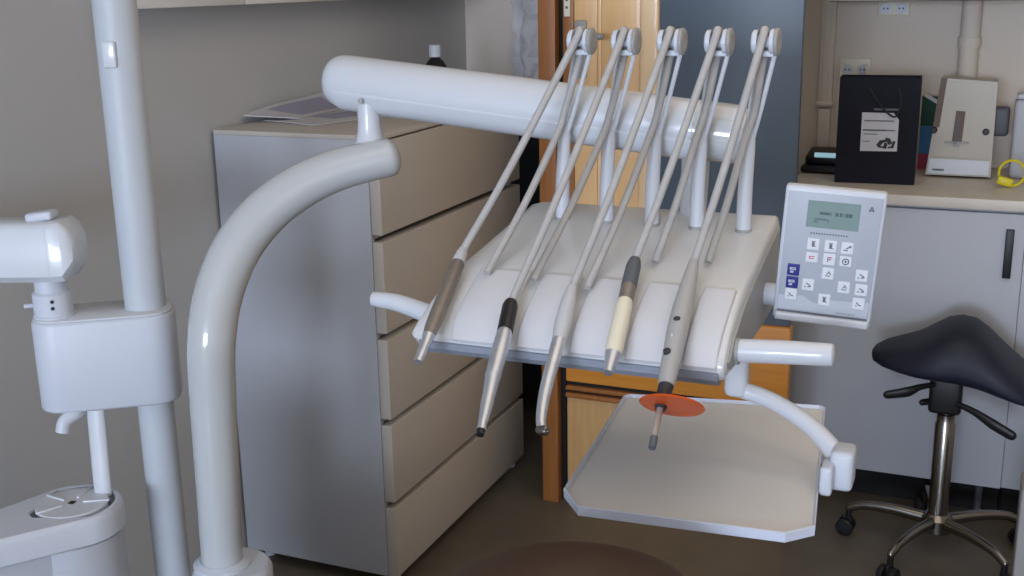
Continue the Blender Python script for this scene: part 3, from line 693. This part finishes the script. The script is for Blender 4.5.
# 5 curing light with orange shield
A, B, C_, D2 = apl(694,262), apl(680,318,.026), apl(666,386,.024), apl(661,404,.022)
E2 = apl(652,448,.022)
o = hand('curing_light', 'grey curing light with an orange round shield above the tray', A, 4, dk(708,262))
MB().tube([A, lerp(A,B,.3), lerp(A,B,.8), lerp(B,C_,.2), lerp(B,C_,.7), C_], [.0075,.0105,.0138,.0146,.0130,.0108], n=22, k=5).build('handpiece_body', M['lightgrey'], o)
nrm = V((0,-.5,.86))
for px_, py_, rad_, m_ in ((677,319,.0048,'inkdark'),(672,335,.0028,'steel'),(667,351,.0052,'inkdark')):
    p_ = apl(px_, py_, .0388); MB().lathe(p_, nrm, [(rad_,-.004),(rad_,.001),(rad_*.7,.002)], n=16).build('button', M[m_], o)
dn = V((.05,-.62,-.78)).normalized(); dc = apl(672,405,.022)
MB().lathe(dc, dn, [(.001,0),(.041,-.001),(.0425,.0005),(.041,.002),(.001,.0025)], n=44).build('orange_shield', M['orange'], o)
seg([lerp(C_,D2,.0), D2, lerp(D2,E2,.12)], [.0100,.0085,.0070]).build('tip_collar', M['inkdark'], o)
seg([lerp(D2,E2,.1), lerp(D2,E2,.78)], [.0045,.0042]).build('light_guide', M['guide'], o)
seg([lerp(D2,E2,.76), E2], [.0052,.0048]).build('tip', M['darkgrey'], o)

# ---------------------------------------------------------------- lamp pole with housing and swivel arm
pX, pY = .470, -.85
pl = thing('lamp_pole', (pX, pY, BZ-.098), 'straight white pole with a boxy water housing and side arm at the left', 'pole')
MB().lathe((pX,pY,BZ-.098), (0,0,1), [(.033,0),(.033,.44),(.0345,.49),(.0365,.54),(.0375,1.6),(.0365,1.604)], n=36).build('pole_tube', M['polepaint'], pl)
cpx = onY(106,55,-.895)
MB().box(cpx+V((0,.008,0)), (.024,.008,.045), .0035, rot=Matrix.Rotation(.33,3,'Z')).build('cover_plate', M['enamel'], pl)
TH = math.radians(36); Rb = Matrix.Rotation(TH, 3, 'Z')
def rr_box(name, c, w_, d_, h_, r_, edge, m_, par):
    def ring(z, g):
        o_ = []
        for qx, qy, a0 in ((1,-1,-90),(1,1,0),(-1,1,90),(-1,-1,180)):
            for i in range(7):
                t_ = math.radians(a0+15*i); o_.append(c+Rb@V((qx*(w_/2-r_)+math.cos(t_)*(r_-g), qy*(d_/2-r_)+math.sin(t_)*(r_-g), z)))
        return o_
    return MB().loft([ring(-h_/2,edge), ring(-h_/2+edge*.4,edge*.3), ring(-h_/2+edge,0), ring(h_/2-edge,0), ring(h_/2-edge*.4,edge*.3), ring(h_/2,edge)]).build(name, m_, par)
BC = V((.4135,-.895,.940))
hs = rr_box('water_housing', BC, .245, .125, .168, .045, .006, M['plastic'], pl)
rr_box('housing_lid', BC+V((0,0,.0855)), .239, .119, .004, .042, .0015, M['enamel'], hs)
# stem and arm
sp = BC+Rb@V((-.083,-.012,.086))
MB().lathe(sp, (0,0,1), [(.036,0),(.036,.004),(.0335,.006),(.0335,.044),(.028,.048),(.0275,.085)], n=28).build('swivel_stem', M['plastic'], pl)
b_ = MB()
for dz in (.022, .034): b_.lathe(sp+Rb@V((.004,-.0325,dz)), Rb@V((0.05,-1,0)), [(.0032,0),(.0032,.002),(.001,.0022)], n=10)
b_.build('stem_screw', M['black'], pl)
MB().lathe(sp+Rb@V((-.033,0,.022)), Rb@V((-1,-.2,0)), [(.004,0),(.004,.014),(.003,.016)], n=10).build('stem_pin', M['plastic'], pl)
axd = V((math.cos(math.radians(20)), math.sin(math.radians(20)), 0)); axn = V((-axd.y, axd.x, 0))
A0 = sp+V((0,0,.121))-axd*.011
ar = MB()
def aring(h, zt, zb, hw, c__=.012):
    pr_ = [(-hw,zb+c__),(-hw,zt-c__),(-hw+c__*.4,zt-c__*.3),(-hw+c__,zt),(hw-c__,zt),(hw-c__*.4,zt-c__*.3),(hw,zt-c__),(hw,zb+c__),(hw-c__,zb),(-hw+c__,zb)]
    return [A0+axd*h+axn*a_+V((0,0,z_)) for a_, z_ in pr_]
ar.loft([aring(-.31,.053,-.053,.04), aring(-.2,.053,-.053,.04), aring(.03,.054,-.052,.04)])
ar.build('swivel_arm', M['enamel'], pl)
ar = MB(); ar.loft([aring(.0305,.055,-.052,.0405), aring(.052,.056,-.050,.0405), aring(.064,.045,-.035,.038), aring(.072,.03,-.022,.033), aring(.074,.02,-.012,.027)])
ar.build('arm_end_cap', M['enamel'], pl)
kc = A0+axd*(.010)+V((0,0,.053))
MB().box(kc+V((0,0,.008)), (.048,.034,.016), .005, rot=Matrix.Rotation(math.radians(20),3,'Z') @ Matrix.Rotation(-.12,3,'Y')).build('arm_knob', M['plastic'], pl)
# spout + pipe under the housing
hb = BC.z-.084
s0 = BC+Rb@V((-.050,-.02,-.073)); 
MB().tube([s0+Rb@V((-.004,0,.0)), s0+Rb@V((-.006,-.008,-.010)), s0+Rb@V((-.010,-.025,-.014)), s0+Rb@V((-.030,-.036,-.026)), s0+Rb@V((-.036,-.040,-.045))], [.015,.015,.014,.0125,.0125], n=18, k=5).build('cup_spout', M['plastic'], pl)

# ---------------------------------------------------------------- cuspidor
CZ = .70
cc = onZ(72,503,CZ); c2 = onZ(-85,550,CZ)
cu = thing('cuspidor', (cc.x, cc.y, 0), 'white cuspidor with a round slotted lid below the water housing', 'cuspidor')
def hull(z, g, zz=None):
    d = (c2-cc); d.z = 0; d.normalize(); nrm = V((-d.y, d.x, 0)); r1 = .088+g; r2 = .045+g; o_ = []
    for i in range(19): t_ = -math.pi/2+math.pi*i/18; o_.append(V((c2.x,c2.y,z))+d*(r2*math.cos(t_))+nrm*(r2*math.sin(t_)))
    for i in range(19): t_ = math.pi/2+math.pi*i/18; o_.append(V((cc.x,cc.y,z))+d*(r1*math.cos(t_))+nrm*(r1*math.sin(t_)))
    return o_
def circ(c, z, r, n=38): return [V((c.x+r*math.cos(2*math.pi*i/n), c.y+r*math.sin(2*math.pi*i/n), z)) for i in range(n)]
def inner(z, r_):
    o_ = []
    for p in hull(z, 0):
        d_ = p-V((cc.x,cc.y,z)); o_.append(V((cc.x,cc.y,z))+d_.normalized()*r_)
    return o_
MB().loft([hull(CZ-.052,-.006), hull(CZ-.047,0), hull(CZ-.012,0), hull(CZ-.004,-.003), hull(CZ,-.008), inner(CZ,.074), inner(CZ-.013,.072)]).build('rim', M['plastic'], cu)
MB().lathe((cc.x,cc.y,0), (0,0,1), [(.09,0),(.09,.02),(.080,.025),(.083,CZ-.0525)], n=48).build('drum', M['lamg'], cu)
d = (c2-cc).normalized(); nrm = V((-d.y,d.x,0)); q0 = cc.lerp(c2,.0); q1 = c2+d*.05
MB().loft([[q0+nrm*.06+V((0,0,-.053)), q0-nrm*.06+V((0,0,-.053)), q1-nrm*.03+V((0,0,-.053)), q1+nrm*.03+V((0,0,-.053))],[V((p.x,p.y,.25)) for p in (q0+nrm*.05, q0-nrm*.05, q1-nrm*.025, q1+nrm*.025)]]).build('lower_housing', M['lamg'], cu)
MB().lathe(cc+V((0,0,-.0128)), (0,0,1), [(.001,0),(.0600,0),(.0625,.004),(.0625,.012),(.060,.014),(.02,.0135),(.001,.0135)], n=48).build('bowl_lid', M['enamel'], cu)
lidp = [c for c in cu.children if c.name.startswith('bowl_lid')][0]
for a0 in (-60, 35, 120, 205):
    so = MB(); inn = []; ou = []
    for i in range(9):
        an = math.radians(a0+42*i/8); inn.append(cc+V((math.cos(an)*.0635, math.sin(an)*.0635, -.0122))); ou.append(cc+V((math.cos(an)*.0705, math.sin(an)*.0705, -.0122)))
    so.prism(inn+ou[::-1], (0,0,.007)); so.build('drain_slot', M['ink'], lidp)
for k_ in range(4):
    an = math.radians(72*k_+30); MB().box(cc+V((math.cos(an)*.042, math.sin(an)*.042, .0015)), (.046,.005,.004), .001, rot=Matrix.Rotation(an,3,'Z')).build('lid_ridge', M['enamel'], lidp)
MB().box(cc+V((0,0,.001)), (.011,.011,.002), .0005).build('lid_hole', M['black'], lidp)
lw = onZ(-14,585,.60)
MB().lathe((lw.x,lw.y,.585), (0,0,1), [(.075,0),(.078,.02),(.074,.026),(.064,.022),(.001,.016)], n=40).build('lower_bowl', M['enamel'], cu)
MB().lathe((lw.x,lw.y,.583), (0,0,1), [(.081,0),(.083,.010),(.079,.016)], n=40).build('bowl_seal', M['black'], cu)
pb = onZ(103,491,CZ+.002); ptp = onY(88,412,pb.y+.01)
ptp.z = hb-.004; ptp.x += .010; ptp.y += .008
MB().tube([ptp, ptp.lerp(pb,.15), pb.lerp(ptp,.5), pb+V((0,0,.01)), pb-V((0,0,.006))], .0165, n=18, k=3, flat=.55, upv=(1,.3,0)).build('filler_pipe', M['enamel'], cu)

# ---------------------------------------------------------------- patient chair (headrest in the foreground)
hc = dep(562,600,1.42)
ch = thing('dental_chair', (hc.x, hc.y-.3, 0), 'brown upholstered headrest of the patient chair at the bottom edge', 'dental chair')
hr = MB(); rings = []
for i in range(25):
    u = -1+2*i/24; hx = .165; e_ = (1-abs(u)**3.2)**.5 if abs(u) < 1 else 0
    zt = .062*(1-.55*abs(u)**1.7)*max(e_, .12); hy = .085*max(e_,.15)
    row = []
    for j in range(24):
        an = 2*math.pi*j/24; c_, s_ = math.cos(an), math.sin(an)
        row.append(hc+V((u*hx*.93, u*hx*.30, 0))+V((-.3*.0, math.copysign(abs(c_)**.75,c_)*hy, math.copysign(abs(s_)**.8,s_)*zt)))
    rings.append(row)
hr.loft(rings).build('headrest', M['brown'], ch, sharp=80)
bk = MB(); bk.box(hc+V((0,-.42,-.17)), (.44,.60,.09), .04, rot=Matrix.Rotation(math.radians(8),3,'X')); bk.build('backrest', M['brown'], ch)
bk = MB(); bk.tube([hc+V((0,-.05,-.02)), hc+V((0,-.16,-.10)), hc+V((0,-.3,-.17))], .018, k=4); bk.build('headrest_stem', M['chrome'], ch)
bk = MB(); bk.box((hc.x, hc.y-.5, .31), (.20,.24,.60), .03); bk.box((hc.x, hc.y-.5, .03), (.5,.7,.06), .02); bk.build('chair_base', M['plastic'], ch)

for o_ in bpy.data.objects:
    if o_.parent is None: continue
    b_ = o_.name.split('.')[0]
    L_ = {'collar':'black collar','cap':'white screw cap','orange_shield':'round translucent orange shield','handle':'dark vertical bar handle','turret':'round white turret at the column foot','display':'grey-green display','side_strip':'brown strip along the left edge','gas_column':'chrome gas column','roller_disc':'grey roller disc','label':'white printed label with a dark sketch'}.get(b_)
    if b_ == 'display' and o_.parent.name.startswith('card'): L_ = 'pale glowing display strip'
    if b_ == 'key' and o_.data.materials[0] == M['keyblue']: L_ = 'dark blue key'
    if L_: o_['label'] = L_

# ---------------------------------------------------------------- lights
def area(name, loc, rot, sx_, sy_, power, rgb):
    l = bpy.data.lights.new(name, 'AREA'); l.shape = 'RECTANGLE'; l.size = sx_; l.size_y = sy_; l.energy = power; l.color = lin(rgb)
    o = bpy.data.objects.new(name, l); o.location = loc; o.rotation_euler = rot; COL.objects.link(o); return o
area('window_daylight', ((WX0+WX1)/2, Y0-.14, (WZ0+WZ1)/2), (math.radians(90), 0, 0), WX1-WX0, WZ1-WZ0, 340, (216,230,255))
area('ceiling_lamp', (2.1, -.9, ZC-.02), (0,0,0), 2.0, 2.4, 17, (255,236,214))
wd = bpy.data.worlds.new('world'); scene.world = wd; wd.use_nodes = True
wd.node_tree.nodes['Background'].inputs['Color'].default_value = (.5,.6,.75,1); wd.node_tree.nodes['Background'].inputs['Strength'].default_value = .6
vs = scene.view_settings; scene.display_settings.display_device = 'sRGB'
vs.view_transform = 'Standard'; vs.look = 'None'; vs.exposure = 0.; vs.gamma = 1.; vs.use_curve_mapping = False
